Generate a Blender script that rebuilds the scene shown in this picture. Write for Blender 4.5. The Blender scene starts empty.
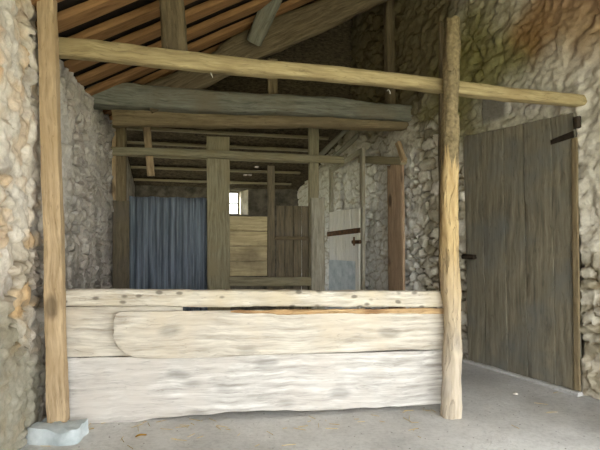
import bpy, math, random
import numpy as np
from mathutils import Vector, Matrix, noise as mnoise

S = bpy.context.scene
COL = S.collection
random.seed(7)

# ------------------------------------------------------------------ frame of the place
F, CX, HY, H = 480.0, 300.0, 247.0, 1.2          # focal length (px), centre, horizon row, eye height
A = Vector((-.2177, .976, 0))                    # along the long wall, into the barn
B = Vector((.976, .2177, 0))                     # across the barn
UP = Vector((0, 0, 1))
U0 = -1.005                                      # long wall's face
RP = Vector((2.293, 3.89, 0))                    # a point on the door wall's face
RT = Vector((-.4075, .913, 0)).normalized()      # along the door wall
RN = Vector((-RT.y, RT.x, 0))                    # into the room
EAVE, PITCH = 2.75, .54

def P(px, py, y):
    return Vector(((px - CX) / F * y, y, H - (py - HY) / F * y))
def PV(px, py, v):
    m = (px - CX) / F
    return P(px, py, v / (A.x * m + A.y))
def RW(px, py, off=0.0):
    m = (px - CX) / F
    q = RP + RN * off
    # (m*y - q.x)*RN.x + (y - q.y)*RN.y = 0
    y = (q.x * RN.x + q.y * RN.y) / (m * RN.x + RN.y)
    return P(px, py, y)
def room(u, v, z=0.0):
    return B * u + A * v + UP * z
def srgb(r, g, b):
    f = lambda c: (c / 255 / 12.92) if c / 255 <= .04045 else ((c / 255 + .055) / 1.055) ** 2.4
    return (f(r), f(g), f(b), 1.0)

# ------------------------------------------------------------------ materials
def nodes(name):
    m = bpy.data.materials.new(name); m.use_nodes = True
    nt = m.node_tree; nt.nodes.clear()
    out = nt.nodes.new('ShaderNodeOutputMaterial'); b = nt.nodes.new('ShaderNodeBsdfPrincipled')
    nt.links.new(b.outputs[0], out.inputs[0])
    return m, nt, b
def N(nt, t, **kw):
    n = nt.nodes.new(t)
    for k, v in kw.items():
        if k.startswith('i_'): n.inputs[k[2:]].default_value = v
        else: setattr(n, k, v)
    return n
def ramp(nt, fac, stops):
    r = nt.nodes.new('ShaderNodeValToRGB')
    e = r.color_ramp.elements
    while len(e) < len(stops): e.new(.5)
    for el, (p, c) in zip(e, stops): el.position = p; el.color = c
    nt.links.new(fac, r.inputs[0]); return r.outputs[0]
def mix(nt, fac, a, b, mode='MIX'):
    m = nt.nodes.new('ShaderNodeMix'); m.data_type = 'RGBA'; m.blend_type = mode
    for v, i in ((fac, 0), (a, 6), (b, 7)):
        if hasattr(v, 'is_linked'): nt.links.new(v, m.inputs[i])
        else: m.inputs[i].default_value = v
    return m.outputs[2]
W1, K1 = (1, 1, 1, 1), (0, 0, 0, 1)

def wood(name, light, dark, blot=None, bscale=2.0, grain=(1.2, 16, 16), contrast=(.32, .68), bump=.5, knots=.0, holes=0.0, cracks=.35, rough=.85, dens=1.0):
    m, nt, b = nodes(name); L = nt.links
    tc = N(nt, 'ShaderNodeTexCoord'); oi = N(nt, 'ShaderNodeObjectInfo')
    off = N(nt, 'ShaderNodeVectorMath', operation='SCALE'); off.inputs[0].default_value = (13.1, 7.7, 5.3); L.new(oi.outputs['Random'], off.inputs['Scale'])
    co = N(nt, 'ShaderNodeVectorMath', operation='ADD'); L.new(tc.outputs['Object'], co.inputs[0]); L.new(off.outputs[0], co.inputs[1])
    warp = N(nt, 'ShaderNodeTexNoise', i_Scale=3.0, i_Detail=2.0); L.new(co.outputs[0], warp.inputs['Vector'])
    w2 = N(nt, 'ShaderNodeVectorMath', operation='MULTIPLY_ADD'); L.new(warp.outputs['Color'], w2.inputs[0]); w2.inputs[1].default_value = (.0, .06, .06); L.new(co.outputs[0], w2.inputs[2])
    mp = N(nt, 'ShaderNodeMapping'); mp.inputs['Scale'].default_value = grain; L.new(w2.outputs[0], mp.inputs['Vector'])
    g = N(nt, 'ShaderNodeTexNoise', i_Scale=2.2, i_Detail=7.0, i_Roughness=.66); L.new(mp.outputs[0], g.inputs['Vector'])
    c = ramp(nt, g.outputs['Fac'], [(contrast[0], dark), (contrast[1], light)])
    bl = N(nt, 'ShaderNodeTexNoise', i_Scale=bscale, i_Detail=4.0, i_Roughness=.6); L.new(co.outputs[0], bl.inputs['Vector'])
    if blot:
        f = ramp(nt, bl.outputs['Fac'], [(.45, K1), (.68, W1)])
        c = mix(nt, f, c, blot)
    # long drying cracks
    mp2 = N(nt, 'ShaderNodeMapping'); mp2.inputs['Scale'].default_value = (grain[0] * .7, grain[1] * .8, grain[2] * .8); L.new(w2.outputs[0], mp2.inputs['Vector'])
    cr = N(nt, 'ShaderNodeTexNoise', i_Scale=1.9, i_Detail=3.0, i_Roughness=.5); L.new(mp2.outputs[0], cr.inputs['Vector'])
    cf = ramp(nt, cr.outputs['Fac'], [(.485, K1), (.5, W1), (.515, K1)])
    cfm = N(nt, 'ShaderNodeMath', operation='MULTIPLY'); L.new(cf, cfm.inputs[0]); cfm.inputs[1].default_value = cracks
    dk = tuple(x * .3 for x in dark[:3]) + (1,)
    c = mix(nt, cfm.outputs[0], c, dk)
    hgt = N(nt, 'ShaderNodeMath', operation='SUBTRACT'); L.new(g.outputs['Fac'], hgt.inputs[0]); L.new(cfm.outputs[0], hgt.inputs[1])
    if knots or holes:
        mk = N(nt, 'ShaderNodeMapping'); mk.inputs['Scale'].default_value = (2.4, 5, 5) if not holes else (5.5, 10, 0); L.new(w2.outputs[0], mk.inputs['Vector'])
        vo = N(nt, 'ShaderNodeTexVoronoi', i_Scale=1.0 if not holes else 1.6); L.new(mk.outputs[0], vo.inputs['Vector'])
        kf = ramp(nt, vo.outputs['Distance'], [(.14, W1), (.26, K1)])
        km = N(nt, 'ShaderNodeMath', operation='MULTIPLY'); L.new(kf, km.inputs[0]); km.inputs[1].default_value = knots or holes
        c = mix(nt, km.outputs[0], c, tuple(x * .35 for x in dark[:3]) + (1,))
    L.new(c, b.inputs['Base Color']); b.inputs['Roughness'].default_value = rough
    b.inputs['Specular IOR Level'].default_value = .2
    bp = N(nt, 'ShaderNodeBump', i_Strength=bump, i_Distance=.012); L.new(hgt.outputs[0], bp.inputs['Height']); L.new(bp.outputs[0], b.inputs['Normal'])
    return m

def stone_mat(name, fine=1.0):
    m, nt, b = nodes(name); L = nt.links
    at = N(nt, 'ShaderNodeAttribute', attribute_name='tone'); tc = N(nt, 'ShaderNodeTexCoord')
    n1 = N(nt, 'ShaderNodeTexNoise', i_Scale=26.0, i_Detail=8.0, i_Roughness=.7); L.new(tc.outputs['Object'], n1.inputs['Vector'])
    n2 = N(nt, 'ShaderNodeTexNoise', i_Scale=5.0, i_Detail=5.0, i_Roughness=.65); L.new(tc.outputs['Object'], n2.inputs['Vector'])
    c = mix(nt, .5, at.outputs['Color'], ramp(nt, n1.outputs['Fac'], [(.32, (.5, .48, .45, 1)), (.58, (1.0, 1.0, 1.0, 1))]), 'MULTIPLY')
    c = mix(nt, .3, c, ramp(nt, n2.outputs['Fac'], [(.35, (.6, .56, .5, 1)), (.6, W1)]), 'MULTIPLY')
    L.new(c, b.inputs['Base Color']); b.inputs['Roughness'].default_value = .95; b.inputs['Specular IOR Level'].default_value = .15
    bp = N(nt, 'ShaderNodeBump', i_Strength=.7, i_Distance=.012); L.new(n1.outputs['Fac'], bp.inputs['Height']); L.new(bp.outputs[0], b.inputs['Normal'])
    return m

def plain(name, c1, c2, scale=8, rough=.8, metal=0.0, bump=.3, stretch=(1, 1, 1), stops=(.35, .65)):
    m, nt, b = nodes(name); L = nt.links
    tc = N(nt, 'ShaderNodeTexCoord'); mp = N(nt, 'ShaderNodeMapping'); mp.inputs['Scale'].default_value = stretch; L.new(tc.outputs['Object'], mp.inputs['Vector'])
    n = N(nt, 'ShaderNodeTexNoise', i_Scale=float(scale), i_Detail=7.0, i_Roughness=.65); L.new(mp.outputs[0], n.inputs['Vector'])
    L.new(ramp(nt, n.outputs['Fac'], [(stops[0], c1), (stops[1], c2)]), b.inputs['Base Color'])
    b.inputs['Roughness'].default_value = rough; b.inputs['Metallic'].default_value = metal; b.inputs['Specular IOR Level'].default_value = .25
    bp = N(nt, 'ShaderNodeBump', i_Strength=bump, i_Distance=.01); L.new(n.outputs['Fac'], bp.inputs['Height']); L.new(bp.outputs[0], b.inputs['Normal'])
    return m

def floor_mat():
    m, nt, b = nodes('worn_floor'); L = nt.links
    tc = N(nt, 'ShaderNodeTexCoord')
    big = N(nt, 'ShaderNodeTexNoise', i_Scale=1.1, i_Detail=6.0, i_Roughness=.62); L.new(tc.outputs['Object'], big.inputs['Vector'])
    fin = N(nt, 'ShaderNodeTexNoise', i_Scale=34.0, i_Detail=6.0, i_Roughness=.7); L.new(tc.outputs['Object'], fin.inputs['Vector'])
    c = ramp(nt, big.outputs['Fac'], [(.33, srgb(172, 170, 166)), (.52, srgb(200, 198, 194)), (.7, srgb(216, 214, 210))])
    c = mix(nt, .5, c, ramp(nt, fin.outputs['Fac'], [(.3, (.6, .59, .57, 1)), (.55, W1)]), 'MULTIPLY')
    vo = N(nt, 'ShaderNodeTexVoronoi', i_Scale=16.0); L.new(tc.outputs['Object'], vo.inputs['Vector'])
    c = mix(nt, ramp(nt, vo.outputs['Distance'], [(.05, W1), (.11, K1)]), c, srgb(104, 98, 88))
    L.new(c, b.inputs['Base Color']); b.inputs['Roughness'].default_value = .85; b.inputs['Specular IOR Level'].default_value = .25
    ad = N(nt, 'ShaderNodeMath', operation='ADD'); L.new(big.outputs['Fac'], ad.inputs[0]); L.new(fin.outputs['Fac'], ad.inputs[1])
    bp = N(nt, 'ShaderNodeBump', i_Strength=.45, i_Distance=.02); L.new(ad.outputs[0], bp.inputs['Height']); L.new(bp.outputs[0], b.inputs['Normal'])
    return m

M = dict(
    stone=stone_mat('rubble_stone'),
    floor=floor_mat(),
    barrier=wood('weathered_pale_wood', srgb(228, 225, 219), srgb(150, 144, 136), srgb(200, 193, 184), 2.2, grain=(1.0, 14, 14), bump=.5, knots=.35, cracks=.22),
    upperplank=wood('beige_weathered_plank', srgb(224, 218, 205), srgb(158, 148, 134), srgb(200, 188, 168), 2.4, grain=(1.0, 14, 14), bump=.5, knots=.4, cracks=.24),
    rail=wood('wormy_pale_wood', srgb(226, 220, 206), srgb(158, 146, 128), srgb(200, 188, 164), 3.0, holes=.75, bump=.6, cracks=.3),
    rotten=wood('orange_rotten_wood', srgb(212, 184, 140), srgb(160, 124, 84), srgb(120, 84, 56), bump=.8),
    post=wood('yellow_sawn_wood', srgb(200, 176, 142), srgb(146, 124, 94), srgb(168, 144, 110), 2.5, knots=.7, bump=.35),
    beam=wood('yellow_pole_wood', srgb(180, 164, 122), srgb(126, 110, 78), srgb(148, 130, 94), 3.0, knots=.45, bump=.3),
    grey=wood('grey_old_timber', srgb(146, 146, 132), srgb(96, 96, 84), srgb(122, 114, 96), 2.0, bump=.5),
    brown=wood('brown_old_timber', srgb(150, 134, 104), srgb(98, 84, 62), srgb(124, 110, 84), 2.5, bump=.6),
    darklog=wood('dark_rough_timber', srgb(126, 112, 88), srgb(76, 66, 50), srgb(102, 90, 70), 2.0, bump=.6),
    rafter=wood('orange_rafter_wood', srgb(160, 122, 82), srgb(116, 84, 54), srgb(138, 104, 70), 2.0, bump=.3, cracks=.15),
    khaki=wood('khaki_old_board', srgb(164, 156, 128), srgb(118, 110, 88), srgb(146, 134, 104), 2.4, bump=.35, cracks=.2),
    dimboard=wood('dull_stable_board', srgb(128, 116, 94), srgb(86, 78, 62), srgb(106, 98, 86), 2.0, bump=.5),
    gate=wood('pale_gate_board', srgb(236, 232, 220), srgb(204, 200, 186), srgb(218, 216, 210), 2.0, bump=.35, cracks=.2),
    greyboard=wood('greyish_board', srgb(186, 180, 162), srgb(136, 130, 114), srgb(152, 142, 120), 2.0, bump=.35),
    red=wood('reddish_board', srgb(192, 166, 138), srgb(146, 120, 96), srgb(166, 142, 116), 2.0, knots=.9, bump=.3),
    door=wood('grey_door_wood', srgb(146, 138, 118), srgb(98, 92, 78), srgb(112, 112, 106), 1.6, grain=(1.0, 12, 12), bump=.5, cracks=.3),
    zinc=plain('weathered_zinc', srgb(82, 90, 98), srgb(140, 150, 160), 2.2, .7, .2, .15, (9, 9, .5), (.36, .64)),
    iron=plain('rusty_iron', srgb(72, 60, 48), srgb(120, 88, 60), 20, .8, .4),
    darkiron=plain('dark_iron', srgb(40, 36, 30), srgb(66, 56, 46), 20, .75, .5),
    tile=plain('dark_roof_underside', srgb(30, 24, 20), srgb(48, 38, 32), 9, .95),
    backstone=plain('dim_plastered_stone', srgb(150, 142, 124), srgb(206, 198, 180), 5, .95, 0, .8),
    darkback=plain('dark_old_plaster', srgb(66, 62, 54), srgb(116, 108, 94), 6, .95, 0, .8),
    thatch=plain('dark_dusty_lining', srgb(50, 43, 34), srgb(94, 84, 66), 30, .98, 0, .8, (.6, .6, 1.6)),
    footing=plain('pale_lime_block', srgb(160, 170, 172), srgb(200, 206, 206), 6, .9, 0, .5),
    earth=plain('sunlit_gravel', srgb(150, 148, 118), srgb(188, 186, 156), 12, .95),
    straw=plain('dry_straw', srgb(176, 150, 96), srgb(206, 184, 130), 10, .9),
    leaf=plain('yellow_leaf', srgb(190, 150, 60), srgb(170, 120, 50), 20, .9),
    pebble=plain('pale_pebble', srgb(180, 174, 160), srgb(214, 208, 196), 20, .9),
    frame=wood('old_window_wood', srgb(150, 140, 112), srgb(104, 94, 72), None),
)
def logmat():
    m = wood('half_barked_log', srgb(206, 182, 136), srgb(150, 124, 84), srgb(180, 154, 110), 6.0, grain=(1.6, 10, 10), knots=.9, bump=1.0, cracks=.5)
    nt = m.node_tree; L = nt.links
    b = next(n for n in nt.nodes if n.type == 'BSDF_PRINCIPLED'); old = b.inputs['Base Color'].links[0].from_socket
    tc = N(nt, 'ShaderNodeTexCoord'); sp = N(nt, 'ShaderNodeSeparateXYZ'); L.new(tc.outputs['Object'], sp.inputs[0])
    mp = N(nt, 'ShaderNodeMapping'); mp.inputs['Scale'].default_value = (2.5, 40, 40); L.new(tc.outputs['Object'], mp.inputs['Vector'])
    jag = N(nt, 'ShaderNodeTexNoise', i_Scale=1.0, i_Detail=3.0); L.new(mp.outputs[0], jag.inputs['Vector'])
    ma = N(nt, 'ShaderNodeMath', operation='MULTIPLY_ADD'); L.new(jag.outputs['Fac'], ma.inputs[0]); ma.inputs[1].default_value = .55; L.new(sp.outputs['X'], ma.inputs[2])
    f = ramp(nt, ma.outputs[0], [(0, K1), (1, W1)])
    mr = N(nt, 'ShaderNodeMapRange'); L.new(ma.outputs[0], mr.inputs['Value']); mr.inputs['From Min'].default_value = 2.14; mr.inputs['From Max'].default_value = 2.18
    sn = N(nt, 'ShaderNodeTexNoise', i_Scale=40.0, i_Detail=6.0); L.new(tc.outputs['Object'], sn.inputs['Vector'])
    bark = ramp(nt, sn.outputs['Fac'], [(.3, srgb(104, 92, 68)), (.7, srgb(146, 130, 98))])
    c = mix(nt, mr.outputs[0], old, bark)
    # grey weathering near the foot
    mr2 = N(nt, 'ShaderNodeMapRange'); L.new(ma.outputs[0], mr2.inputs['Value']); mr2.inputs['From Min'].default_value = 1.5; mr2.inputs['From Max'].default_value = .7
    mm = N(nt, 'ShaderNodeMath', operation='MULTIPLY'); L.new(mr2.outputs[0], mm.inputs[0]); mm.inputs[1].default_value = .8
    c = mix(nt, mm.outputs[0], c, mix(nt, jag.outputs['Fac'], srgb(120, 108, 92), srgb(226, 216, 200)))
    L.new(c, b.inputs['Base Color']); return m
M['log'] = logmat()

# ------------------------------------------------------------------ object helpers
def tag(o, label=None, cat=None, group=None, kind='thing'):
    if label: o['label'] = label
    if cat: o['category'] = cat
    if group: o['group'] = group
    if kind: o['kind'] = kind
    return o
def link(name, me, mat, mw=None, parent=None):
    o = bpy.data.objects.new(name, me); COL.objects.link(o)
    if mat is not None and not me.materials: me.materials.append(mat)
    mw = mw or Matrix()
    if parent is not None:
        o.parent = parent
        o.matrix_local = Matrix.Translation(-parent.location) @ mw
    else:
        o.matrix_local = mw
    return o
def empty(name, loc):
    o = bpy.data.objects.new(name, None); COL.objects.link(o); o.location = loc; o.empty_display_size = .1
    return o
def mesh(name, vs, fs, smooth=True, ang=42):
    me = bpy.data.meshes.new(name); me.from_pydata([tuple(v) for v in vs], [], fs); me.update()
    if smooth:
        me.polygons.foreach_set('use_smooth', [True] * len(me.polygons)); me.set_sharp_from_angle(angle=math.radians(ang))
    return me
def axes(p0, p1, hint):
    x = (p1 - p0).normalized(); z = (hint - x * hint.dot(x)).normalized(); y = z.cross(x)
    m = Matrix((x, y, z)).transposed().to_4x4(); m.translation = p0
    return m
def loft_data(L, fn, n=7, nseg=40, nring=24, amp=.004, fr=6.0, wob=0.0, seed=0, base=0):
    """closed bar along +X; fn(t) gives y0,y1,z0,z1 of the section; n = squareness"""
    vs, fs = [], []
    q = nring // 4
    sq = []
    for k in range(q): sq.append((1, -1 + 2 * k / q))
    for k in range(q): sq.append((1 - 2 * k / q, 1))
    for k in range(q): sq.append((-1, 1 - 2 * k / q))
    for k in range(q): sq.append((-1 + 2 * k / q, -1))
    unit = []
    for a, b in sq:
        s = (abs(a) ** n + abs(b) ** n) ** (-1 / n); unit.append((a * s, b * s))
    R = 4 * q
    for i in range(nseg + 1):
        t = i / nseg; x = L * t
        y0, y1, z0, z1 = fn(t)
        wy = wob * mnoise.noise(Vector((x * .9, seed * 3.1, .3))); wz = wob * mnoise.noise(Vector((x * .9, seed * 5.7, 9.3)))
        cy, cz, hy, hz = (y0 + y1) / 2 + wy, (z0 + z1) / 2 + wz, (y1 - y0) / 2, (z1 - z0) / 2
        for a, b in unit:
            nn = mnoise.noise(Vector((x * fr * .45 + seed, a * hy * fr * 2.2 + 4, b * hz * fr * 2.2 + seed * 1.7)))
            ne = mnoise.noise(Vector((x * fr * 1.6 + seed, a * 2 + 14, b * 2)))
            d = amp * (nn + .5 * ne)
            vs.append((x + (amp * 2 * ne if i in (0, nseg) else 0), cy + a * hy + a * d, cz + b * hz + b * d))
    for i in range(nseg):
        for k in range(R):
            k2 = (k + 1) % R
            fs.append((base + i * R + k, base + (i + 1) * R + k, base + (i + 1) * R + k2, base + i * R + k2)[::-1])
    for i, rev in ((0, False), (nseg, True)):
        c = len(vs); ring = vs[i * R:(i + 1) * R]
        vs.append(tuple(sum(v[j] for v in ring) / R for j in range(3)))
        for k in range(R):
            f = (base + i * R + k, base + i * R + (k + 1) % R, base + c)
            fs.append(f if rev else f[::-1])
    return vs, fs
_seed = [1]
def bar(name, p0, p1, w, t, mat, hint=None, parent=None, n=7, w1=None, t1=None, **kw):
    """bar from p0 to p1; t = thickness along hint, w = across it"""
    _seed[0] += 1
    w1 = w if w1 is None else w1; t1 = t if t1 is None else t1
    L = (p1 - p0).length
    fn = lambda s: (-(w + (w1 - w) * s) / 2, (w + (w1 - w) * s) / 2, -(t + (t1 - t) * s) / 2, (t + (t1 - t) * s) / 2)
    kw.setdefault('seed', _seed[0]); kw.setdefault('nseg', max(6, int(L * 22)))
    vs, fs = loft_data(L, fn, n=n, **kw)
    return link(name, mesh(name, vs, fs), mat, axes(p0, p1, hint if hint is not None else -A), parent)
def shape(name, p0, p1, fn, mat, hint=None, parent=None, **kw):
    _seed[0] += 1; L = (p1 - p0).length
    kw.setdefault('seed', _seed[0]); kw.setdefault('nseg', max(10, int(L * 40)))
    vs, fs = loft_data(L, fn, **kw)
    return link(name, mesh(name, vs, fs), mat, axes(p0, p1, hint if hint is not None else -A), parent)
def boxes(name, blist, mat, parent=None, kind=None):
    vs, fs = [], []
    for o, e1, e2, e3 in blist:                      # corner and three edge vectors (right-handed)
        b = len(vs)
        for i in (0, 1):
            for j in (0, 1):
                for k in (0, 1): vs.append(o + e1 * i + e2 * j + e3 * k)
        for f in ((0, 1, 3, 2), (4, 6, 7, 5), (0, 4, 5, 1), (2, 3, 7, 6), (0, 2, 6, 4), (1, 5, 7, 3)): fs.append(tuple(b + x for x in f))
    o = link(name, mesh(name, vs, fs, False), mat, None, parent)
    if kind: o['kind'] = kind
    return o

# ------------------------------------------------------------------ numpy noise + rubble walls
_rng = np.random.default_rng(5); _tab = _rng.random((256, 256))
def vn(x, y, s=0):
    x = x + s * 17.37; y = y + s * 9.11
    xi = np.floor(x).astype(int); yi = np.floor(y).astype(int); fx = x - xi; fy = y - yi
    fx = fx * fx * (3 - 2 * fx); fy = fy * fy * (3 - 2 * fy)
    g = lambda a, b: _tab[a & 255, b & 255]
    return (g(xi, yi) * (1 - fx) + g(xi + 1, yi) * fx) * (1 - fy) + (g(xi, yi + 1) * (1 - fx) + g(xi + 1, yi + 1) * fx) * fy
def fbm(x, y, s=0, o=5):
    r = 0; a = .5; t = 0
    for k in range(o): r = r + a * vn(x * 2 ** k, y * 2 ** k, s + k); t += a; a *= .5
    return r / t
def sst(a, b, x):
    t = np.clip((x - a) / (b - a), 0, 1); return t * t * (3 - 2 * t)
def lerp(a, b, f): return a + (b - a) * f[..., None]
def C(*c): return np.array(srgb(*c)[:3])

def rubble_wall(name, origin, tdir, ndir, us, ztop, paint, seed, rowh=.15, stw=.27, depth=.035, dz=.017, cut=None, thick=.45):
    """ztop(s) heights; paint(s, z, edge, rnd, rnd2) -> rgb; cut(s,z) -> (mask, level) to flatten regions"""
    rng = np.random.default_rng(seed)
    us = np.asarray(us); zt = ztop(us)
    nz = int(zt.max() / dz); tt = np.linspace(0, 1, nz)
    Sg = np.repeat(us[:, None], nz, 1); Zg = tt[None, :] * zt[:, None]
    seeds = []
    z = -.1
    while z < zt.max() + .2:
        h = rowh * rng.uniform(.7, 1.35); s = us[0] - .3 + rng.uniform(0, stw)
        while s < us[-1] + .3:
            w = stw * rng.uniform(.45, 1.5)
            if rng.random() < .3:
                seeds.append((s + w / 2, z + h * .26)); seeds.append((s + w / 2 + rng.uniform(-.03, .03), z + h * .76))
            else:
                seeds.append((s + w / 2, z + h / 2 + rng.uniform(-.3, .3) * h))
            s += w
        z += h
    sd = np.array(seeds); nS = len(sd); r1 = rng.random(nS); r2 = rng.random(nS); tx = rng.normal(0, .22, nS); ty = rng.normal(0, .3, nS); bulge = rng.uniform(.2, 1.1, nS)
    X = Sg + .09 * (fbm(Sg * 5, Zg * 5, seed) - .5) * 2; Z = Zg + .07 * (fbm(Sg * 5, Zg * 5, seed + 40) - .5) * 2
    fx, fz = X.ravel(), Z.ravel()
    F1 = np.full(fx.shape, 9.); F2 = np.full(fx.shape, 9.); ID = np.zeros(fx.shape, int)
    asp = 1.35
    order = np.argsort(sd[:, 0]); sx = sd[order, 0]
    # work through strips of s
    cols = X.shape[0]; per = X.shape[1]
    for c0 in range(0, cols, 6):
        sl = slice(c0 * per, min(cols, c0 + 6) * per)
        x, zz = fx[sl], fz[sl]
        a, b = np.searchsorted(sx, x.min() - .6), np.searchsorted(sx, x.max() + .6)
        cand = order[a:b]
        d = np.sqrt(((x[:, None] - sd[cand, 0]) / asp) ** 2 + (zz[:, None] - sd[cand, 1]) ** 2)
        two = np.argpartition(d, 1, axis=1)[:, :2]; dd = np.take_along_axis(d, two, 1)
        first = dd.argmin(1); ID[sl] = cand[np.take_along_axis(two, first[:, None], 1)[:, 0]]
        F1[sl] = dd.min(1); F2[sl] = dd.max(1)
    edge = (F2 - F1).reshape(X.shape); ID = ID.reshape(X.shape)
    prof = sst(.0, .024, edge + .02 * (fbm(Sg * 22, Zg * 22, seed + 60, 3) - .5))
    rough = fbm(Sg * 13, Zg * 16, seed + 3, 5) - .5
    chip = np.abs(fbm(Sg * 6, Zg * 8, seed + 13, 4) - .5)
    D = depth * (prof * bulge[ID] - .5) + prof * ((X - sd[ID, 0]) * tx[ID] + (Z - sd[ID, 1]) * ty[ID]) * .5 + 0.042 * rough - .085 * chip + .05 * (fbm(Sg * .9, Zg * .9, seed + 8, 3) - .5)
    smear = sst(.42, .58, fbm(Sg * 1.7, Zg * 1.7, seed + 20, 4))          # lime mortar smeared over the joints
    D = D * (1 - .6 * smear) + smear * (.008 + .03 * rough - .03 * chip)
    rgb = paint(Sg, Zg, prof, r1[ID], r2[ID], smear)
    D = D - .016 * (1 - sst(.0, .02, edge)) * (1 - .7 * smear)
    if cut is not None:
        for mask, lev, colr in cut(Sg, Zg):
            D = D * (1 - mask) + lev * mask
            if colr is not None: rgb = lerp(rgb, colr, mask)
    base = np.array(origin); t3 = np.array(tdir); n3 = np.array(ndir)
    V = base + Sg[..., None] * t3 + D[..., None] * n3; V[..., 2] += Zg
    nU = len(us); fv = V.reshape(-1, 3)
    # back face ring: bottom/top per column
    bk = []
    for i in range(nU):
        for j in (0, nz - 1):
            p = base + us[i] * t3 - thick * n3; bk.append((p[0], p[1], p[2] + Zg[i, j]))
    allv = np.vstack([fv, np.array(bk)])
    fs = []
    ii = np.arange(nU - 1)[:, None] * nz + np.arange(nz - 1)[None, :]
    q = np.stack([ii, ii + nz, ii + nz + 1, ii + 1], -1).reshape(-1, 4)
    o = nU * nz
    flip = np.cross(t3, [0, 0, 1]).dot(n3) < 0
    ext = []
    for i in range(nU - 1):
        a, b = o + 2 * i, o + 2 * i + 2
        ext.append((b, a, a + 1, b + 1))                                           # back
        ext.append((i * nz + nz - 1, (i + 1) * nz + nz - 1, b + 1, a + 1))          # top
        ext.append((a, b, (i + 1) * nz, i * nz))                                   # bottom
    fs = [tuple(f) for f in q.tolist()] + ext
    if flip: fs = [f[::-1] for f in fs]
    ends = [tuple([j for j in range(nz)] + [o + 1, o]), tuple([(nU - 1) * nz + j for j in range(nz)][::-1] + [o + 2 * nU - 2, o + 2 * nU - 1])]
    fs += ends
    me = mesh(name, allv.tolist(), fs, True, 75)
    ca = me.color_attributes.new('tone', 'FLOAT_COLOR', 'POINT')
    cols4 = np.ones((len(allv), 4), np.float32); cols4[:o, :3] = rgb.reshape(-1, 3); cols4[o:, :3] = .25
    ca.data.foreach_set('color', cols4.ravel())
    ob = link(name, me, M['stone']); ob['kind'] = 'structure'
    return ob
def blob(s, z, s0, z0, rs, rz, seed, soft=.5):
    d = np.sqrt(((s - s0) / rs) ** 2 + ((z - z0) / rz) ** 2) + .9 * (fbm(s * 2.2, z * 2.2, seed) - .5)
    return 1 - sst(1 - soft, 1 + soft * .4, d)

# left wall: s runs along A from v = -1
def paint_left(s, z, e, r1, r2, sm):
    v = s - 1.0
    stone = C(206, 196, 180) + (r1[..., None] - .5) * .24
    stone = lerp(stone, C(214, 176, 124), sst(.72, .8, r2) * (v < 3.6) * .8)
    stone = lerp(stone, C(168, 160, 150), sst(.25, .15, r2))
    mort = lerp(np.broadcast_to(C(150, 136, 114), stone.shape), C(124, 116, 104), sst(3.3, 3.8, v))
    c = lerp(mort, stone, e)
    c = lerp(c, C(234, 227, 216), sm * .75)
    c = lerp(c, C(214, 178, 130), sst(.6, .7, fbm(s * 3.2, z * 3.2, 88)) * .4 * sst(3.8, 3.3, v))
    c = lerp(c, C(190, 168, 150), sst(.55, .68, fbm(s * 4.2, z * 4.2, 98)) * .5)
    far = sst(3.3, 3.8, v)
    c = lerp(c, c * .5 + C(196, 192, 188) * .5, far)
    drip = sst(.52, .66, fbm(s * 5, z * .55, 71)) * sst(2.3, .6, z)
    c = lerp(c, C(112, 105, 94), drip * (.3 + .45 * far))
    c = lerp(c, C(122, 120, 98), blob(s, z, 3.8, .2, .8, .7, 31) * .7)
    c = lerp(c, C(214, 160, 92), blob(s, z, 3.75, 2.2, .16, .3, 33) * .6)
    c = lerp(c, C(208, 160, 92), blob(s, z, 3.6, 1.5, .12, .22, 37) * .55)
    return np.clip(c, .01, .9)
us = np.concatenate([np.arange(0, 1.6, .1), np.arange(1.6, 3.2, .025), np.arange(3.2, 7.9, .0155), np.arange(7.9, 8.1, .1)])
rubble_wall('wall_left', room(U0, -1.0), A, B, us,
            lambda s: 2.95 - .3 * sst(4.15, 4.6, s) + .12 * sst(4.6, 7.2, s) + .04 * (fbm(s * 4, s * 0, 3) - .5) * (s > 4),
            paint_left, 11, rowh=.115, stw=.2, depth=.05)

# beyond the partition an unseen opening is added in the long wall to light the back bay
boxes('wall_rear', [slab_ for slab_ in ((room(U0 - .45, 6.95, 0), B * .45, A * .35, UP * 2.8), (room(U0 - .45, 8.3, 0), B * .45, A * 1.0, UP * 2.8), (room(U0 - .45, 7.3, 0), B * .45, A * 1.0, UP * .5), (room(U0 - .45, 7.3, 1.78), B * .45, A * 1.0, UP * 1.02))], M['backstone'], kind='structure')
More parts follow.
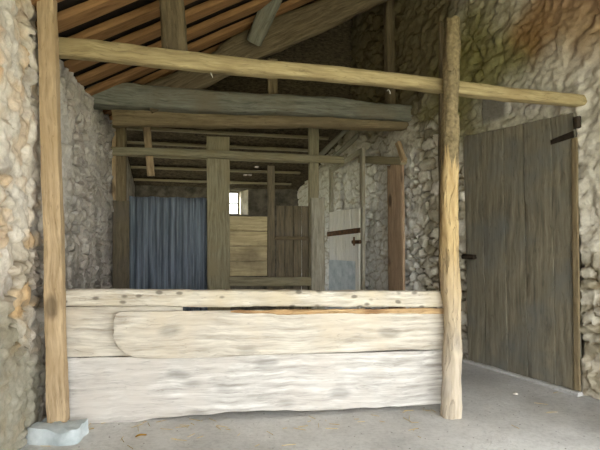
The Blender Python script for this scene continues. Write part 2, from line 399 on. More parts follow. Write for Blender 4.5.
# right wall: s runs along RT, s = 0 at RP
def sR(px): return (RW(px, 247) - RP).dot(RT)
DL, DR = sR(467), sR(578)
def paint_right(s, z, e, r1, r2, sm):
    stone = C(204, 198, 182) + (r1[..., None] - .5) * .22
    stone = lerp(stone, C(172, 164, 144), sst(.7, .8, r2))
    stone = lerp(stone, C(222, 216, 204), sst(.3, .2, r2))
    c = lerp(np.broadcast_to(C(136, 124, 100), stone.shape), stone, e)
    c = lerp(c, C(226, 220, 206), sm * .7)
    w = sst(1.9, 2.35, s) * sst(2.75, 2.2, z)                       # lime-washed stretch by the stable board
    c = lerp(c, C(244, 243, 238), w * e * .9)
    c = lerp(c, C(196, 188, 170), w * (1 - e) * .6)
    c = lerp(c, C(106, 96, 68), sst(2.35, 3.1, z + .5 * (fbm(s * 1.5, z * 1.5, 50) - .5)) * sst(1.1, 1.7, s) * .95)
    c = lerp(c, C(132, 126, 66), blob(s, z, 1.05, 2.95, .95, .8, 52) * .85)
    c = lerp(c, C(162, 122, 80), blob(s, z, -.2, 3.2, .95, .65, 54) * .8)
    c = lerp(c, C(186, 166, 136), blob(s, z, .1, 2.75, .5, .4, 56) * .4)
    c = lerp(c, C(226, 222, 212), blob(s, z, .35, 2.55, .8, .35, 58) * .6)
    c = lerp(c, C(160, 146, 112), blob(s, z, -.15, .1, .3, .3, 60) * .5)
    return np.clip(c, .01, .9)
def cut_right(s, z):
    rag = .05 * (fbm(s * 6, z * 6, 91) - .5)
    hz_ = np.clip(z / 2.3, 0, 1); eR = sR(581) + (sR(575.5) - sR(581)) * hz_; eL = sR(469.5) + (sR(464.5) - sR(469.5)) * hz_
    zt_ = RW(575, 113).z + (RW(465, 137).z - RW(575, 113).z) * (s - eR) / (eL - eR)
    door = sst(eR - .005, eR + .02, s) * sst(eL + .005, eL - .02, s) * sst(zt_ + .005, zt_ - .02, z)
    a, b = sR(508), sR(484)
    top = RW(496, 94).z; mid = RW(500, 106).z; low = RW(496, 121).z
    p1 = sst(a - .02, a, s + rag) * sst(b + .02, b, s + rag) * sst(low - .01, low + .01, z + rag) * sst(top + .02, top, z + rag)
    return [(door, -.12, None), (p1, .028, C(150, 146, 136)[None, None, :])]
us = np.concatenate([np.arange(-1.3, -.5, .022), np.arange(-.5, 5.0, .0165), np.arange(5.0, 5.9, .1)])
def roofz(u): return EAVE + PITCH * (u - U0)
rubble_wall('wall_right', RP, RT, RN, us, lambda s: roofz(3.085 - .199 * s) + .12, paint_right, 23, rowh=.13, stw=.23, depth=.045, dz=.02, cut=cut_right)

# the door wall goes on beside the viewer with an added unseen opening for side light
def wslab(s0, s1, z0, z1): return (RP + RT * s0 - RN * .45 + UP * z0, RT * (s1 - s0), RN * .45, UP * (z1 - z0))
boxes('wall_side', [wslab(-5.6, -1.3, 2.5, 5.6), wslab(-5.6, -4.9, 0, 2.5)], M['backstone'], kind='structure')
# back wall with its window opening
VB = 8.9
pl, pr = PV(206, 203, VB), PV(241, 203, VB)
wu0, wu1 = pl.dot(B), pr.dot(B); wz0, wz1 = 1.80, 2.26
def slab(u0, u1, v0, v1, z0, z1): return (room(u0, v0, z0), B * (u1 - u0), A * (v1 - v0), UP * (z1 - z0))
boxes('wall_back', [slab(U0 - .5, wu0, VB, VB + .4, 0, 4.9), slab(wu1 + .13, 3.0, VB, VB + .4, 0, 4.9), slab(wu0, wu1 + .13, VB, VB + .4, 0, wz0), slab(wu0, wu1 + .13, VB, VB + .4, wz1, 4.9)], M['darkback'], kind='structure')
boxes('trim_4', [(room(wu1 + .12, VB - .004, wz0), B * .015, A * .403 - B * .12, UP * (wz1 - wz0))], M['backstone'], kind='structure')
win = empty('window_1', room((wu0 + wu1) / 2, VB + .3, wz0)); win['kind'] = 'structure'
t_ = .035
boxes('window_frame', [slab(wu0, wu0 + t_, VB + .28, VB + .33, wz0, wz1), slab(wu1 - t_, wu1, VB + .28, VB + .33, wz0, wz1), slab(wu0 + t_, wu1 - t_, VB + .28, VB + .33, wz0, wz0 + t_), slab(wu0 + t_, wu1 - t_, VB + .28, VB + .33, wz1 - t_, wz1),
       slab(wu0 + t_, wu1 - t_, VB + .29, VB + .32, (wz0 + wz1) / 2 - .012, (wz0 + wz1) / 2 + .012), slab((wu0 + wu1) / 2 - .012, (wu0 + wu1) / 2 + .012, VB + .29, VB + .32, wz0 + t_, wz1 - t_)], M['frame'], None)
wf = bpy.data.objects['window_frame']; wf.parent = win; wf.matrix_local = Matrix.Translation(-win.location)
gm, gnt, gb = nodes('window_glass'); gb.inputs['Transmission Weight'].default_value = 1; gb.inputs['Roughness'].default_value = .05; gb.inputs['IOR'].default_value = 1.05; gb.inputs['Base Color'].default_value = (.95, .97, .95, 1)
boxes('window_pane', [slab(wu0 + t_, wu1 - t_, VB + .302, VB + .308, wz0 + t_, wz1 - t_)], gm, win)

# front wall with the wide opening that lights the barn (behind the viewer)
OX0, OX1, OZ = -.75, 4.1, 2.6
VF = -1.0
boxes('wall_front', [slab(U0 - .5, OX0, VF - .4, VF, 0, 5.4), slab(OX1, 5.2, VF - .4, VF, 0, 5.9), slab(OX0, OX1, VF - .4, VF, OZ, 5.6)], M['backstone'], kind='structure')

# floor, ground
fm = []
def grid(name, x0, x1, y0, y1, nx, ny, zf, mat):
    vs = [(x0 + (x1 - x0) * i / nx, y0 + (y1 - y0) * j / ny, 0) for i in range(nx + 1) for j in range(ny + 1)]
    vs = [(x, y, zf(x, y)) for x, y, _ in vs]
    fs = [(i * (ny + 1) + j, (i + 1) * (ny + 1) + j, (i + 1) * (ny + 1) + j + 1, i * (ny + 1) + j + 1) for i in range(nx) for j in range(ny)]
    return link(name, mesh(name, vs, fs), mat)
fl = grid('floor', -3.6, 4.6, -1.45, 9.4, 130, 170, lambda x, y: .018 * mnoise.noise(Vector((x * 1.3, y * 1.3, 0))) + .008 * mnoise.noise(Vector((x * 6, y * 6, 3))) - .008, M['floor'])
fl['kind'] = 'structure'
gr = boxes('ground', [(Vector((-30, -30, -.3)), Vector((60, 0, 0)), Vector((0, 60, 0)), Vector((0, 0, .25)))], M['earth'], kind='structure')

# roof: dark covering over the rafters
sl = math.atan(PITCH); nr = (UP * math.cos(sl) - B * math.sin(sl))
du = B + UP * PITCH
def rp(u, v, off=0.0): return room(u, v, roofz(u)) + nr * off
boxes('ceiling', [(rp(U0 - .6, VF - .6, .10), du * 5.6, A * (7.22 - VF + .6), nr * .06)], M['tile'], kind='structure')
# eave filling between wall head and covering, added to keep light from leaking in
boxes('trim_1', [slab(U0 - .42, U0 - .2, VF, VB, 2.5, 2.78)], M['backstone'], kind='structure')

# rafters
ORD = ['first', 'second', 'third', 'fourth', 'fifth', 'sixth', 'seventh', 'eighth', 'ninth', 'tenth', 'eleventh', 'twelfth', 'thirteenth', 'fourteenth', 'fifteenth', 'sixteenth', 'seventeenth', 'eighteenth', 'nineteenth', 'twentieth']
v = 3.395; k = 0
while v < 6.75:
    r = bar('roof_rafter', rp(U0 - .15, v, .035), rp(3.085 - .199 * (v - 3.298) - .03, v + random.uniform(-.03, .03), .035), .165, .06, M['rafter'], hint=nr, n=10, amp=.004, nseg=30, nring=16)
    tag(r, f'orange-brown roof rafter, {ORD[k]} counting back from the near squared post', 'rafter', 'orange rafters under the dark roof')
    v += .375; k += 1

# boarded gable and low lean-to lining over the back bay
boxes('trim_2', [slab(U0, 2.55, 6.95, 7.0, 2.98, 4.75)], M['thatch'], kind='structure')
lean0, lean1 = 3.02, 2.29
def lz(v): return lean0 + (lean1 - lean0) * (v - 6.9) / 2.0
vs, fs = [], []
nx, ny = 44, 24
ua, ub = U0 - .05, 2.6
holes = {(18, 8), (19, 9), (20, 9), (21, 7)}
for i in range(nx + 1):
    for j in range(ny + 1):
        u = ua + (ub - ua) * i / nx; vv = 6.9 + 2.1 * j / ny
        vs.append(room(u, vv, lz(vv) + .015 * mnoise.noise(Vector((u * 4, vv * 4, 0)))))
hp = []
for px, py in ((245, 175), (254, 168), (252, 174)):
    for it in range(60):
        vv = 6.95 + it * .03; q = PV(px, py, vv)
        if q.z >= lz(vv): hp.append((round((q.dot(B) - ua) / (ub - ua) * nx - .5), round((vv - 6.9) / 2.1 * ny - .5))); break
for i in range(nx):
    for j in range(ny):
        a = i * (ny + 1) + j; f = (a, a + ny + 1, a + ny + 2, a + 1)
        if (i, j) in hp:                                             # a slipped tile lets the sky in
            b0 = len(vs); cen = sum((vs[x] for x in f), Vector()) / 4
            for x in f: vs.append(cen + (vs[x] - cen) * .85)
            for q_ in range(4): fs.append((f[q_], f[(q_ + 1) % 4], b0 + (q_ + 1) % 4, b0 + q_))
        else: fs.append(f)
lo = link('trim_3', mesh('trim_3', vs, fs), M['thatch']); lo['kind'] = 'structure'
so = lo.modifiers.new('s', 'SOLIDIFY'); so.thickness = .03; so.offset = 1
for q, vv in enumerate((7.15, 7.5, 7.85, 8.2, 8.6)):
    o = bar('roof_batten', room(U0 + .02, vv, lz(vv) - .05), room(1.9 + (7.85 - vv) * .2, vv, lz(vv) - .05), .07, .04, M['khaki'], hint=UP, amp=.004, nring=12)
    tag(o, f'thin batten under the low back roof, {ORD[q]} counting back from the pole rail', 'batten', 'battens under the low back roof')

# ------------------------------------------------------------------ front stall: posts, pole, barrier
lp0, lp1 = P(59, 428, 3.13), P(45.5, -30, 3.13); lp0.z = .06
post = bar('squared_post', lp0, lp1, .118, .1, M['post'], hint=-A, n=9, w1=.104, amp=.006, wob=.012)
tag(post, 'squared yellow-brown wooden post standing against the near end of the stone wall', 'post')

foot = empty('footing_block', Vector((lp0.x - .03, 3.08, 0)))
vs, fs = loft_data(.17, lambda t: (-.14 + .03 * t ** 2, .12 - .02 * t, -.21 + .02 * t, .15 - .03 * t), n=5, nseg=10, nring=28, amp=.018, fr=8, seed=3)
bpy.data.objects.remove(foot)
foot = link('footing_block', mesh('footing_block', vs, fs), M['footing'], Matrix.Translation(Vector((lp0.x, 3.05, -.098))) @ Matrix.Rotation(-math.pi / 2, 4, 'Y') @ Matrix.Rotation(0, 4, 'X'))
tag(foot, 'pale blue-grey stone footing block under the squared post', 'stone block')

lg0, lg1 = P(451.5, 418, 3.42), P(451, 19, 3.62); lg0.z = -.03
lgl = (lg1 - lg0).length
def logf(t):
    r = .061 + .008 * math.exp(-((t - .02) / .05) ** 2) + .006 * math.exp(-((t - .15) / .03) ** 2) + .006 * math.exp(-((t - .46) / .035) ** 2) - .004 * (t > .75) + .005 * math.sin(t * 23) * .6
    return (-r, r, -r, r)
log = shape('log_post', lg0, lg1, logf, M['log'], hint=-A, n=2.2, nseg=170, nring=40, amp=.013, fr=8, wob=.045)
tag(log, 'knobbly round log post, half stripped of bark, at the free end of the plank barrier', 'log post')
sb = bar('slat', P(441.5, 300, 3.69), P(441, 22, 3.76), .035, .03, M['darklog'], amp=.004, nring=12)
sb.location += -A * .0
tag(sb, 'thin dark upright slat fixed close behind the round log post', 'slat')

b0, b1 = P(50, 46.5, 3.265), RW(588, 102.5, -.06)
hb = empty('pole_rail', (b0 + b1) / 2)
bl_ = (b1 - b0).length
def polef(t):
    h = .128 - .045 * t + .006 * math.sin(t * 9); return (-h / 2, h / 2, -.05, .05)
pole = shape('pole', b0, b1, polef, M['beam'], hint=-A, parent=hb, n=5, amp=.006, wob=.02, nseg=130)
tag(hb, 'long pale yellow pole rail slung high from the squared post across to the door wall', 'rail')
for px, py in ((211, 75), (388, 91.5)):
    tt = (px - 50) / 538; y = 0
    for it in range(40):
        q = b0.lerp(b1, it / 39); 
        if CX + q.x / q.y * F >= px: y = q.y; break
    a = P(px, py, y - .04)
    vs, fs = [], []
    pts = [a + Vector((0, .03, .015)), a + Vector((0, -.01, .012)), a + Vector((.004, -.025, 0)), a + Vector((.012, -.022, -.014)), a + Vector((.014, -.01, -.02))]
    for i_, p_ in enumerate(pts):
        d_ = (pts[min(i_ + 1, 4)] - pts[max(i_ - 1, 0)]).normalized(); e1_ = d_.cross(Vector((1, .3, .2))).normalized() * .0035; e2_ = d_.cross(e1_)
        vs += [p_ + e1_ * math.cos(q * math.pi / 3) + e2_ * math.sin(q * math.pi / 3) for q in range(6)]
    fs = [(i_ * 6 + q, i_ * 6 + (q + 1) % 6, i_ * 6 + 6 + (q + 1) % 6, i_ * 6 + 6 + q) for i_ in range(4) for q in range(6)] + [tuple(range(6))[::-1], tuple(range(24, 30))]
    nl = link('nail', mesh('nail', vs, fs), M['pebble'], None, hb)
    nl['label'] = 'bent metal nail under the pole'

# barrier
e0, e1 = Vector((-1.60, 3.255, 0)), Vector((1.075, 3.60, 0)); ed = (e1 - e0).normalized(); en = Vector((ed.y, -ed.x, 0))     # en faces the viewer
BL = (e1 - e0).length
bar0 = empty('stall_barrier', (e0 + e1) / 2)
tag(bar0, 'low stall barrier of pale weathered planks between squared post and log post', 'barrier')
def nz(x, s, f=2.0): return mnoise.noise(Vector((x * f, s * 7.7, .5)))
def bshape(name, x0, x1, fn, mat, off, **kw):
    """fn(x) along the barrier -> z0, z1, thickness"""
    p0, p1 = e0 + ed * x0 + en * off, e0 + ed * x1 + en * off
    def f(t):
        z0, z1, th = fn(x0 + (x1 - x0) * t); return (z0, z1, -th / 2, th / 2)
    return shape(name, p0, p1, f, mat, hint=en, parent=bar0, **kw)
def railz(x): return .917 - .045 * x / BL
bshape('top_rail', .0, BL - .0, lambda x: (railz(x) - .118 + .006 * nz(x, 1), railz(x) + .005 * nz(x, 2, 3), .085), M['rail'], .01, n=6, amp=.007, fr=9, nring=28, nseg=150)
bshape('back_plank', .0, .78, lambda x: (.452 - .012 * x + .008 * nz(x, 3), .79 + .002 * nz(x, 4), .03), M['upperplank'], -.02, n=12, amp=.004)
def waney(x):
    t = x - .335
    kt = .8 + .2 * math.sqrt(1 - max(0, 1 - t / .05) ** 2); kb = math.sqrt(1 - max(0, 1 - t / .24) ** 2.2)
    top = .765 - .012 * x + .006 * nz(x, 5, 3); bot = .428 + .018 * (x / BL) + .008 * nz(x, 6, 2.2)
    if x > 2.0: top -= .012
    mid = (top + bot) / 2; kb = max(.1, kb)
    return (mid + (bot - mid) * kb, mid + (top - mid) * kt, .045)
wp = bshape('waney_plank', .335, BL - .0, waney, M['upperplank'], .028, n=9, amp=.006, nring=32, nseg=220)
wp['label'] = 'waney-edged plank with a rounded end'
rs = bshape('rotten_edge', 1.12, BL - .02, lambda x: (.752 - .006 * x - min(1, (x - 1.1) / .35) * (.022 + .014 * nz(x, 8, 5)), .757 - .012 * (x - 1.45) * .5 + .006 * nz(x, 9, 8), 0.03), M['rotten'], .044, n=5, amp=.006, fr=14, nseg=110)
rs['label'] = 'orange-brown rotten edge strip'
def lowz(x):
    b = .02 + .012 * nz(x, 10, 2.4) + .01 * nz(x, 11, 7)
    b += .022 * min(1, max(0, (x - .55) / .25))
    return (b - .02, .446 - .02 * x / BL + .006 * nz(x, 13, 2.5) - .02 * (x > .3) * (1 - abs(x - 1.2) / 1.3 if abs(x - 1.2) < 1.3 else 0) * .3, .04)
bshape('bottom_plank', .0, BL - .0, lowz, M['barrier'], -.012, n=12, amp=.007, nring=32, nseg=150)

# ------------------------------------------------------------------ roof truss
tb0, tb1 = P(88, 94, 5.02), RW(409, 114.5, -.05)
o = bar('tie_beam', tb0, tb1, .255, .24, M['grey'], hint=-A, n=5, w1=.2, amp=.014, fr=5, wob=.025)
tag(o, 'thick grey-green tie beam of the roof truss crossing from wall to wall', 'beam')
lb0, lb1 = P(113, 117.5, 5.22), RW(406, 125.5, -.04)
o = bar('under_beam', lb0, lb1, .2, .18, M['brown'], hint=-A, n=4, w1=.1, amp=.014, fr=6, wob=.03)
tag(o, 'brown rough beam lying directly under the grey tie beam', 'beam')
pr0, pr1 = PV(143, 97, 5.44), PV(400, -20, 5.44)
def prf(t):
    up = .15 + .06 * math.exp(-((t - .47) / .13) ** 2) - .03 * (t < .3); return (-.17, up, -.1, .1)
o = shape('principal_rafter', pr0, pr1, prf, M['darklog'], hint=-A, n=3.4, amp=.02, fr=4, wob=.03, nseg=60)
tag(o, 'massive rough sloping log rising off the tie beam towards the ridge', 'log')
o = bar('hanger_post', P(174, 56, 3.62), P(171, -22, 3.7), .185, .15, M['darklog'], hint=-A, n=4, w1=.175, amp=.012, wob=.03)
tag(o, 'thick grey upright reaching from the long pole rail up into the rafters', 'post')
o = bar('truss_strut', PV(254, 42, 5.22), PV(276, -9, 4.85), .17, .15, M['grey'], hint=-A, n=3, w1=.18, amp=.012, wob=.03)
tag(o, 'leaning grey strut rising from the middle of the sloping log', 'strut')
o = bar('stub_post', PV(272, 112, 5.75), PV(272, 60, 5.75), .12, .09, M['brown'], hint=-A, n=7, amp=.006)
tag(o, 'short brown stub post between tie beam and sloping log', 'post')
o = bar('wall_post', RW(390, 112, .06), RW(389, -20, .06), .1, .12, M['darklog'], hint=RN, n=6, amp=.01)
tag(o, 'dark upright post fixed high on the stone wall above the tie beam end', 'post')
o = bar('brace', PV(151, 176, 6.6), PV(146, 118, 6.6), .095, .07, M['post'], hint=-A, n=7, amp=.005)
tag(o, 'short yellowish leaning brace behind the pole of the rear partition', 'brace')
for q, (x0, y0, x1, y1) in enumerate(((318, 158, 352, 124), (333, 158, 366, 128))):
    o = bar('lean_to_pole', PV(x0, y0, 6.8), PV(x1, y1, 6.75), .07, .06, M['grey'], hint=-A, n=3, amp=.006)
    tag(o, ('slanting thin pole beside the upright of the rear partition, above the gate', 'slanting thin pole above the gate, the one nearer the whitewashed stones')[q], 'pole', 'slanting poles above the gate')

# ------------------------------------------------------------------ rear partition
VP_ = 6.5
o = bar('partition_pole', PV(109, 150.5, VP_ - .1), PV(343, 160, VP_ - .1), .1, .07, M['khaki'], hint=-A, n=4, w1=.108, amp=.008, wob=.03)
tag(o, 'horizontal pole rail along the top of the rear partition', 'rail')
cp = empty('corner_post', PV(120, 440, VP_)); cp.location.z = 0
def zbase(p): q = p.copy(); q.z = 0; return q
ct = PV(121, 106, VP_); cb = PV(120, 200, VP_)
bar('post_upright', zbase(ct), ct, .13, .1, M['brown'], parent=cp, n=6, amp=.007)
f_ = bar('facing_board', zbase(PV(121, 200, VP_ - .09)), PV(121, 201, VP_ - .09), .2, .03, M['dimboard'], parent=cp, n=10, amp=.005)
f_['label'] = 'wider grey-brown board nailed to the foot'
y_ = bar('sunlit_edge', PV(114, 200, VP_ - .07), PV(114, 132, VP_ - .07), .045, .03, M['post'], parent=cp, n=8, amp=.003)  # sunlight catching the post edge, built as a yellow strip
y_['label'] = 'yellow strip standing for the sunlit post edge'
tag(cp, 'brown corner post of the rear partition beside the stone wall', 'post')

# corrugated sheet
x0, x1 = PV(129, 198, VP_), PV(212, 198, VP_); Ls = (x1.dot(B) - x0.dot(B)); Hs = 1.86
vs, fs = [], []; nx, ny = 220, 14
for i in range(nx + 1):
    for j in range(ny + 1):
        u = Ls * i / nx; z = .02 + (Hs - .02 - .012 * abs(math.sin(i * .05))) * j / ny
        d = .019 * math.sin(u / .083 * 2 * math.pi) + .015 * mnoise.noise(Vector((u * 1.5, z * 1.2, 2)))
        vs.append(B * u + UP * z - A * d)
fs = [(i * (ny + 1) + j, (i + 1) * (ny + 1) + j, (i + 1) * (ny + 1) + j + 1, i * (ny + 1) + j + 1) for i in range(nx) for j in range(ny)]
cs = link('corrugated_sheet', mesh('corrugated_sheet', vs, fs, True, 80), M['zinc'], Matrix.Translation(room(x0.dot(B), VP_ + .02)))
cs.modifiers.new('s', 'SOLIDIFY').thickness = .003
tag(cs, 'blue-grey corrugated metal sheet standing upright in the rear partition', 'metal sheet')

o = bar('upright_board', zbase(PV(219, 290, VP_ - .04)), PV(218, 137, VP_ - .04), .30, .035, M['khaki'], n=12, amp=.004)
tag(o, 'tall wide khaki board standing beside the corrugated sheet, rising above the pole', 'board')
pn = empty('boarded_screen', zbase(PV(248, 300, VP_)))
zt, zb_ = PV(248, 216, VP_).z, PV(248, 276, VP_).z
a, b = PV(227, 246, VP_), PV(267.5, 246, VP_); nb = 4
for i in range(1):
    vs, fs = [], []
    Lb = (b - a).length
    for q in range(nb):
        z0 = zb_ + (zt - zb_) * q / nb - (zt + zb_) / 2; z1 = z0 + (zt - zb_) / nb - .004
        v_, f2 = loft_data(Lb, lambda t: (z0, z1, -.012, .012), n=14, nseg=12, nring=16, amp=.003, seed=q + 60, base=len(vs)); vs += v_; fs += f2
    a2, b2 = a.copy(), b.copy(); a2.z = b2.z = (zt + zb_) / 2
    link('panel_boards', mesh('panel_boards', vs, fs), wood('tan_panel_board', srgb(206, 190, 150), srgb(166, 150, 114), srgb(120, 108, 84), 1.6, bump=.3), axes(a2, b2, -A), pn)
st = bar('stile', PV(271, 300, VP_ - .01), PV(271, 166, VP_ - .01), .1, .05, M['dimboard'], parent=pn, n=9, amp=.004)
tag(pn, 'tan boarded panel with tall narrow stile, under the small window', 'panel')
o = bar('low_rail', PV(229, 281.5, VP_ - .06), PV(311, 281.5, VP_ - .06), .12, .05, M['khaki'], n=8, amp=.005)
tag(o, 'low khaki horizontal rail just above the plank barrier, below the tan panel', 'rail')

dd = empty('stable_hatch', zbase(PV(292, 300, VP_ + .05)))
a, b = PV(276, 300, VP_ + .05), PV(310, 300, VP_ + .05); wd = (b - a).length; zt = PV(292, 206, VP_ + .05).z
vs, fs = [], []
for q in range(4):
    y0 = wd * q / 4 - wd / 2; v_, f2 = loft_data(zt - .03, lambda t: (y0 + .003, y0 + wd / 4 - .003, -.014, .014), n=12, nseg=20, nring=16, amp=.004, seed=q + 80, base=len(vs)); vs += v_; fs += f2
mid = (a + b) / 2; mid.z = .03; top = mid.copy(); top.z = zt
link('door_leaf', mesh('door_leaf', vs, fs), M['dimboard'], axes(mid, top, -A), dd)
x_ = bar('cross_bar', PV(275, 238, VP_ + .01), PV(310, 238.5, VP_ + .01), .05, .03, M['darklog'], parent=dd, n=8, amp=.003); x_['label'] = 'dark cross bar'
tag(dd, 'low closed dull brown plank stable door next to the partition upright', 'stable door')

pu = empty('partition_upright', zbase(PV(315, 300, VP_)))
bar('post_upright', zbase(PV(313.5, 200, VP_)), PV(313.5, 121, VP_), .14, .08, M['khaki'], parent=pu, n=8, amp=.005)
f_ = bar('facing_board', zbase(PV(318, 200, VP_ - .08)), PV(318, 198, VP_ - .08), .19, .03, M['greyboard'], parent=pu, n=10, amp=.005); f_['label'] = 'short pale board nailed to the lower half'
tag(pu, 'khaki upright in the rear partition, with pale board on its lower half', 'post')

# open stable gate, swung back along the door wall
g1, g0 = P(363.5, 247, 6.6), P(330.5, 247, 7.55); g0.z = g1.z = 0
gd = (g1 - g0).normalized(); gn = Vector((gd.y, -gd.x, 0)); GL = (g1 - g0).length
if gn.dot(-A) < 0: gn = -gn
gt = empty('stable_gate', (g0 + g1) / 2)
def gp(t, z, off=0.0): q = g0 + gd * (GL * t) + gn * off; q.z = z; return q
bar('stile', gp(.03, .05), gp(.03, 2.42), .075, .05, M['greyboard'], hint=gn, parent=gt, n=9, amp=.003)
bar('stile', gp(.97, .05), gp(.97, 2.55), .085, .05, M['greyboard'], hint=gn, parent=gt, n=9, amp=.003)
bar('top_rail', gp(.0, 2.40, .0), gp(1., 2.53, .0), .09, .04, M['greyboard'], hint=gn, parent=gt, n=9, amp=.003)
vs, fs = [], []
for q in range(4):
    y0 = GL * .92 * q / 4 - GL * .46; v_, f2 = loft_data(1.66, lambda t: (y0 + .0008, y0 + GL * .23 - .0008, -.014, .014), n=12, nseg=20, nring=16, amp=.003, seed=q + 90, base=len(vs)); vs += v_; fs += f2
gpn = link('gate_panel', mesh('gate_panel', vs, fs), M['gate'], axes(gp(.5, .08, .03), gp(.5, 1.74, .03), gn), gt)
kb = bar('kick_paint', gp(.05, .55, .05), gp(.86, .55, .05), .9, .006, M['footing'], hint=gn, parent=gt, n=12, amp=.003, nring=24); kb['label'] = 'blue-grey painted foot of the gate'  # thin sheet standing for pale bluish paint on the gate
sp_ = bar('strap', gp(.0, 1.40, .055), gp(1., 1.43, .055), .07, .014, M['iron'], hint=gn, parent=gt, n=8, amp=.002); sp_['label'] = 'rusty iron strap'
bar('bolt', gp(.80, 1.27, .06), gp(1.02, 1.27, .06), .05, .03, M['iron'], hint=gn, parent=gt, n=4, amp=.004)
bar('bolt_knob', gp(.88, 1.22, .08), gp(.88, 1.34, .08), .025, .025, M['iron'], hint=gn, parent=gt, n=3, amp=.002)
tag(gt, 'tall pale stable gate with open top frame and rusty strap, swung open', 'gate')

# reddish board and lintel against the door wall
rb = bar('leaning_board', zbase(RW(397, 300, .06)), RW(395.5, 164, .06), .33, .04, M['red'], hint=RN, n=12, amp=.004)
tag(rb, 'reddish-brown board with dark knots standing upright against the whitewashed stones', 'board')
o = bar('lintel_bar', RW(361, 160, .07), RW(404, 161, .07), .1, .09, M['khaki'], hint=RN, n=7, amp=.006)
tag(o, 'short horizontal khaki bar over the whitewashed stones, reaching the reddish board', 'bar', kind='thing')
o = bar('peg', RW(404, 161, .1), RW(398, 143, .1), .07, .06, M['post'], hint=RN, n=5, amp=.006)
tag(o, 'small tilted yellowish peg on top of the reddish board', 'peg')

# ------------------------------------------------------------------ plank door in the door wall
dr = empty('door_1', RP + RT * ((DL + DR) / 2)); dr['kind'] = 'structure'
sb0, sb1 = sR(581), sR(469.5); st0, st1 = sR(575.5), sR(464.5); ztr, ztl = RW(575, 113).z, RW(465, 137).z
npk = 5; cuts = [0, .17, .4, .58, .8, 1]
vs, fs = [], []
mw = axes(RP + RT * 0 + RN * 0.0, RP + UP, RN); inv = mw.inverted()
loc = lambda s, z: (inv @ (RP + RT * s + UP * z))
for q in range(npk):
    za, zb2 = .015, 0
    ta, tb2 = cuts[q], cuts[q + 1]
    zt_a = ztr + (ztl - ztr) * ta; zt_b = ztr + (ztl - ztr) * tb2
    zt_m = (zt_a + zt_b) / 2; Lh = zt_m - .02
    ya0, yb0 = loc(sb0 + (sb1 - sb0) * ta, 0).y, loc(sb0 + (sb1 - sb0) * tb2, 0).y
    ya1, yb1 = loc(st0 + (st1 - st0) * ta, 0).y, loc(st0 + (st1 - st0) * tb2, 0).y
    def f(t):
        p, r_ = ya0 + (ya1 - ya0) * t, yb0 + (yb1 - yb0) * t
        return (min(p, r_) + .0007, max(p, r_) - .0007, -.02, .02 + .0012 * (q % 2))
    v_, f2 = loft_data(Lh, f, n=16, nseg=50, nring=20, amp=.004, fr=4, seed=q + 100, base=len(vs))
    # slanted head
    v2 = []
    for (x, y, z) in v_:
        k2 = max(0, (x - Lh * .8) / (Lh * .2)); yy = (y - ya1) / (yb1 - ya1)
        v2.append((x + .02 + k2 * ((zt_b - zt_a) * (yy - .5)), y, z))
    vs += v2; fs += f2
link('door_leaf', mesh('door_leaf', vs, fs), M['door'], mw, dr)
sh = bar('strap_hinge', RW(551, 142.5, .035), RW(574, 134, .035), .04, .012, M['darkiron'], hint=RN, parent=dr, n=6, amp=.002, w1=.055)
bar('hinge_pin', RW(577, 128, .05), RW(577, 117, .05), .05, .05, M['darkiron'], hint=RN, parent=dr, n=3, amp=.006)
bar('door_latch', RW(463, 256.5, .06), RW(475, 257, .05), .05, .05, M['darkiron'], hint=RN, parent=dr, n=3, amp=.005)
dg = bar('ledge', RW(577.5, 390, .03), RW(574.5, 138, .03), .05, .02, M['brown'], hint=RN, parent=dr, n=8, amp=.003); dg['label'] = 'worn edge batten of the door'
th = bar('sill', RP + RT * (sb0 - .02) + UP * .0 + RN * .03, RP + RT * (sb1 + .03) + RN * .03, .04, .06, M['floor'], hint=RN, parent=dr, n=4, amp=.01)

# ------------------------------------------------------------------ small things on the floor
vs, fs = [], []
rr = random.Random(3)
for k in range(70):
    if k < 50: t = rr.random(); c = e0.lerp(e1, t) + en * abs(rr.gauss(.12, .12))
    else: c = Vector((rr.uniform(-1.3, 2.2), rr.uniform(2.6, 4.2), 0))
    an = rr.uniform(0, 6.3); l = rr.uniform(.015, .05); d = Vector((math.cos(an), math.sin(an), 0)) * l; w = Vector((-d.y, d.x, 0)).normalized() * .0016
    z = .018 * mnoise.noise(Vector((c.x * 1.3, c.y * 1.3, 0))) + .008 * mnoise.noise(Vector((c.x * 6, c.y * 6, 3))) - .008 + .002; c.z = z
    b = len(vs)
    for s1, s2, zz in ((-1, -1, 0), (1, -1, 0), (1, 1, 0), (-1, 1, 0), (-1, 0, .003), (1, 0, .003)): vs.append(c + d * s1 + w * s2 + UP * zz)
    fs += [(b, b + 1, b + 5, b + 4), (b + 3, b + 4, b + 5, b + 2), (b, b + 3, b + 2, b + 1)]
sw = link('straw_litter', mesh('straw_litter', vs, fs, False), M['straw']); tag(sw, 'wisps of dry straw scattered along the foot of the barrier', 'straw', kind='stuff')
def floorz(x, y): return .018 * mnoise.noise(Vector((x * 1.3, y * 1.3, 0))) + .008 * mnoise.noise(Vector((x * 6, y * 6, 3))) - .008
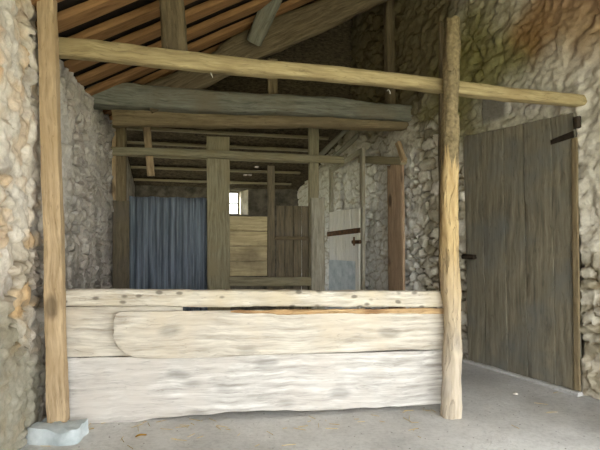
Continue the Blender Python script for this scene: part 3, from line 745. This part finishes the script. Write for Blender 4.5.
for (px, py, lab) in ((141, 435, 'small yellow fallen leaf on the floor near the footing block'),):
    y = F * H / (py - HY); q = P(px, py, y); q.z = floorz(q.x, q.y) + .004
    vs = []
    for i in range(9):
        a = i / 8; w = .016 * math.sin(math.pi * a) ** .7
        for s_ in (-1, 0, 1): vs.append((a * .07 - .035, s_ * w, .006 * abs(s_) + .004 * math.sin(a * 4)))
    fs = [(i * 3 + j, i * 3 + 3 + j, i * 3 + 4 + j, i * 3 + 1 + j) for i in range(8) for j in range(2)]
    lf = link('fallen_leaf', mesh('fallen_leaf', vs, fs), M['leaf'], Matrix.Translation(q) @ Matrix.Rotation(.6, 4, 'Z')); lf.modifiers.new('s', 'SOLIDIFY').thickness = .001
    tag(lf, lab, 'leaf')
y = F * H / (393 - HY); q = P(513, 393, y); q.z = floorz(q.x, q.y) - .002
vs, fs = loft_data(.04, lambda t: (-.013 * math.sin(.3 + t * 2.5), .013 * math.sin(.3 + t * 2.5), -.001, .016 * math.sin(.3 + t * 2.5)), n=2.2, nseg=8, nring=12, amp=.002, seed=4)
tag(link('pebble', mesh('pebble', vs, fs), M['pebble'], Matrix.Translation(q)), 'small pale pebble lying on the bare floor before the plank door', 'pebble')

# ------------------------------------------------------------------ light, camera
w = bpy.data.worlds.new('sky'); S.world = w; w.use_nodes = True
bg = w.node_tree.nodes['Background']; bg.inputs['Color'].default_value = (.95, .98, 1.0, 1); bg.inputs['Strength'].default_value = 3.0
sd_ = bpy.data.lights.new('sun', 'SUN'); sd_.energy = 7.0; sd_.angle = math.radians(1); sd_.color = (1, .98, .92)
so_ = bpy.data.objects.new('sun', sd_); COL.objects.link(so_); so_.location = (-6, 4, 9)
so_.rotation_euler = Vector((.6, -.3, -.74)).to_track_quat('-Z', 'Y').to_euler()

cd = bpy.data.cameras.new('camera'); cam = bpy.data.objects.new('camera', cd); COL.objects.link(cam)
cam.location = (0, 0, H); cam.rotation_euler = (math.pi / 2, 0, 0)
cd.sensor_width = 36; cd.lens = F / 600 * 36; cd.shift_y = (HY - 225) / 600; cd.clip_start = .05
S.camera = cam
vs_ = S.view_settings; vs_.view_transform = 'Standard'; vs_.look = 'None'; vs_.gamma = 1; vs_.use_curve_mapping = False
vs_.exposure = 1.6
S.cycles.max_bounces = 12; S.cycles.diffuse_bounces = 8
S.cycles.use_denoising = True
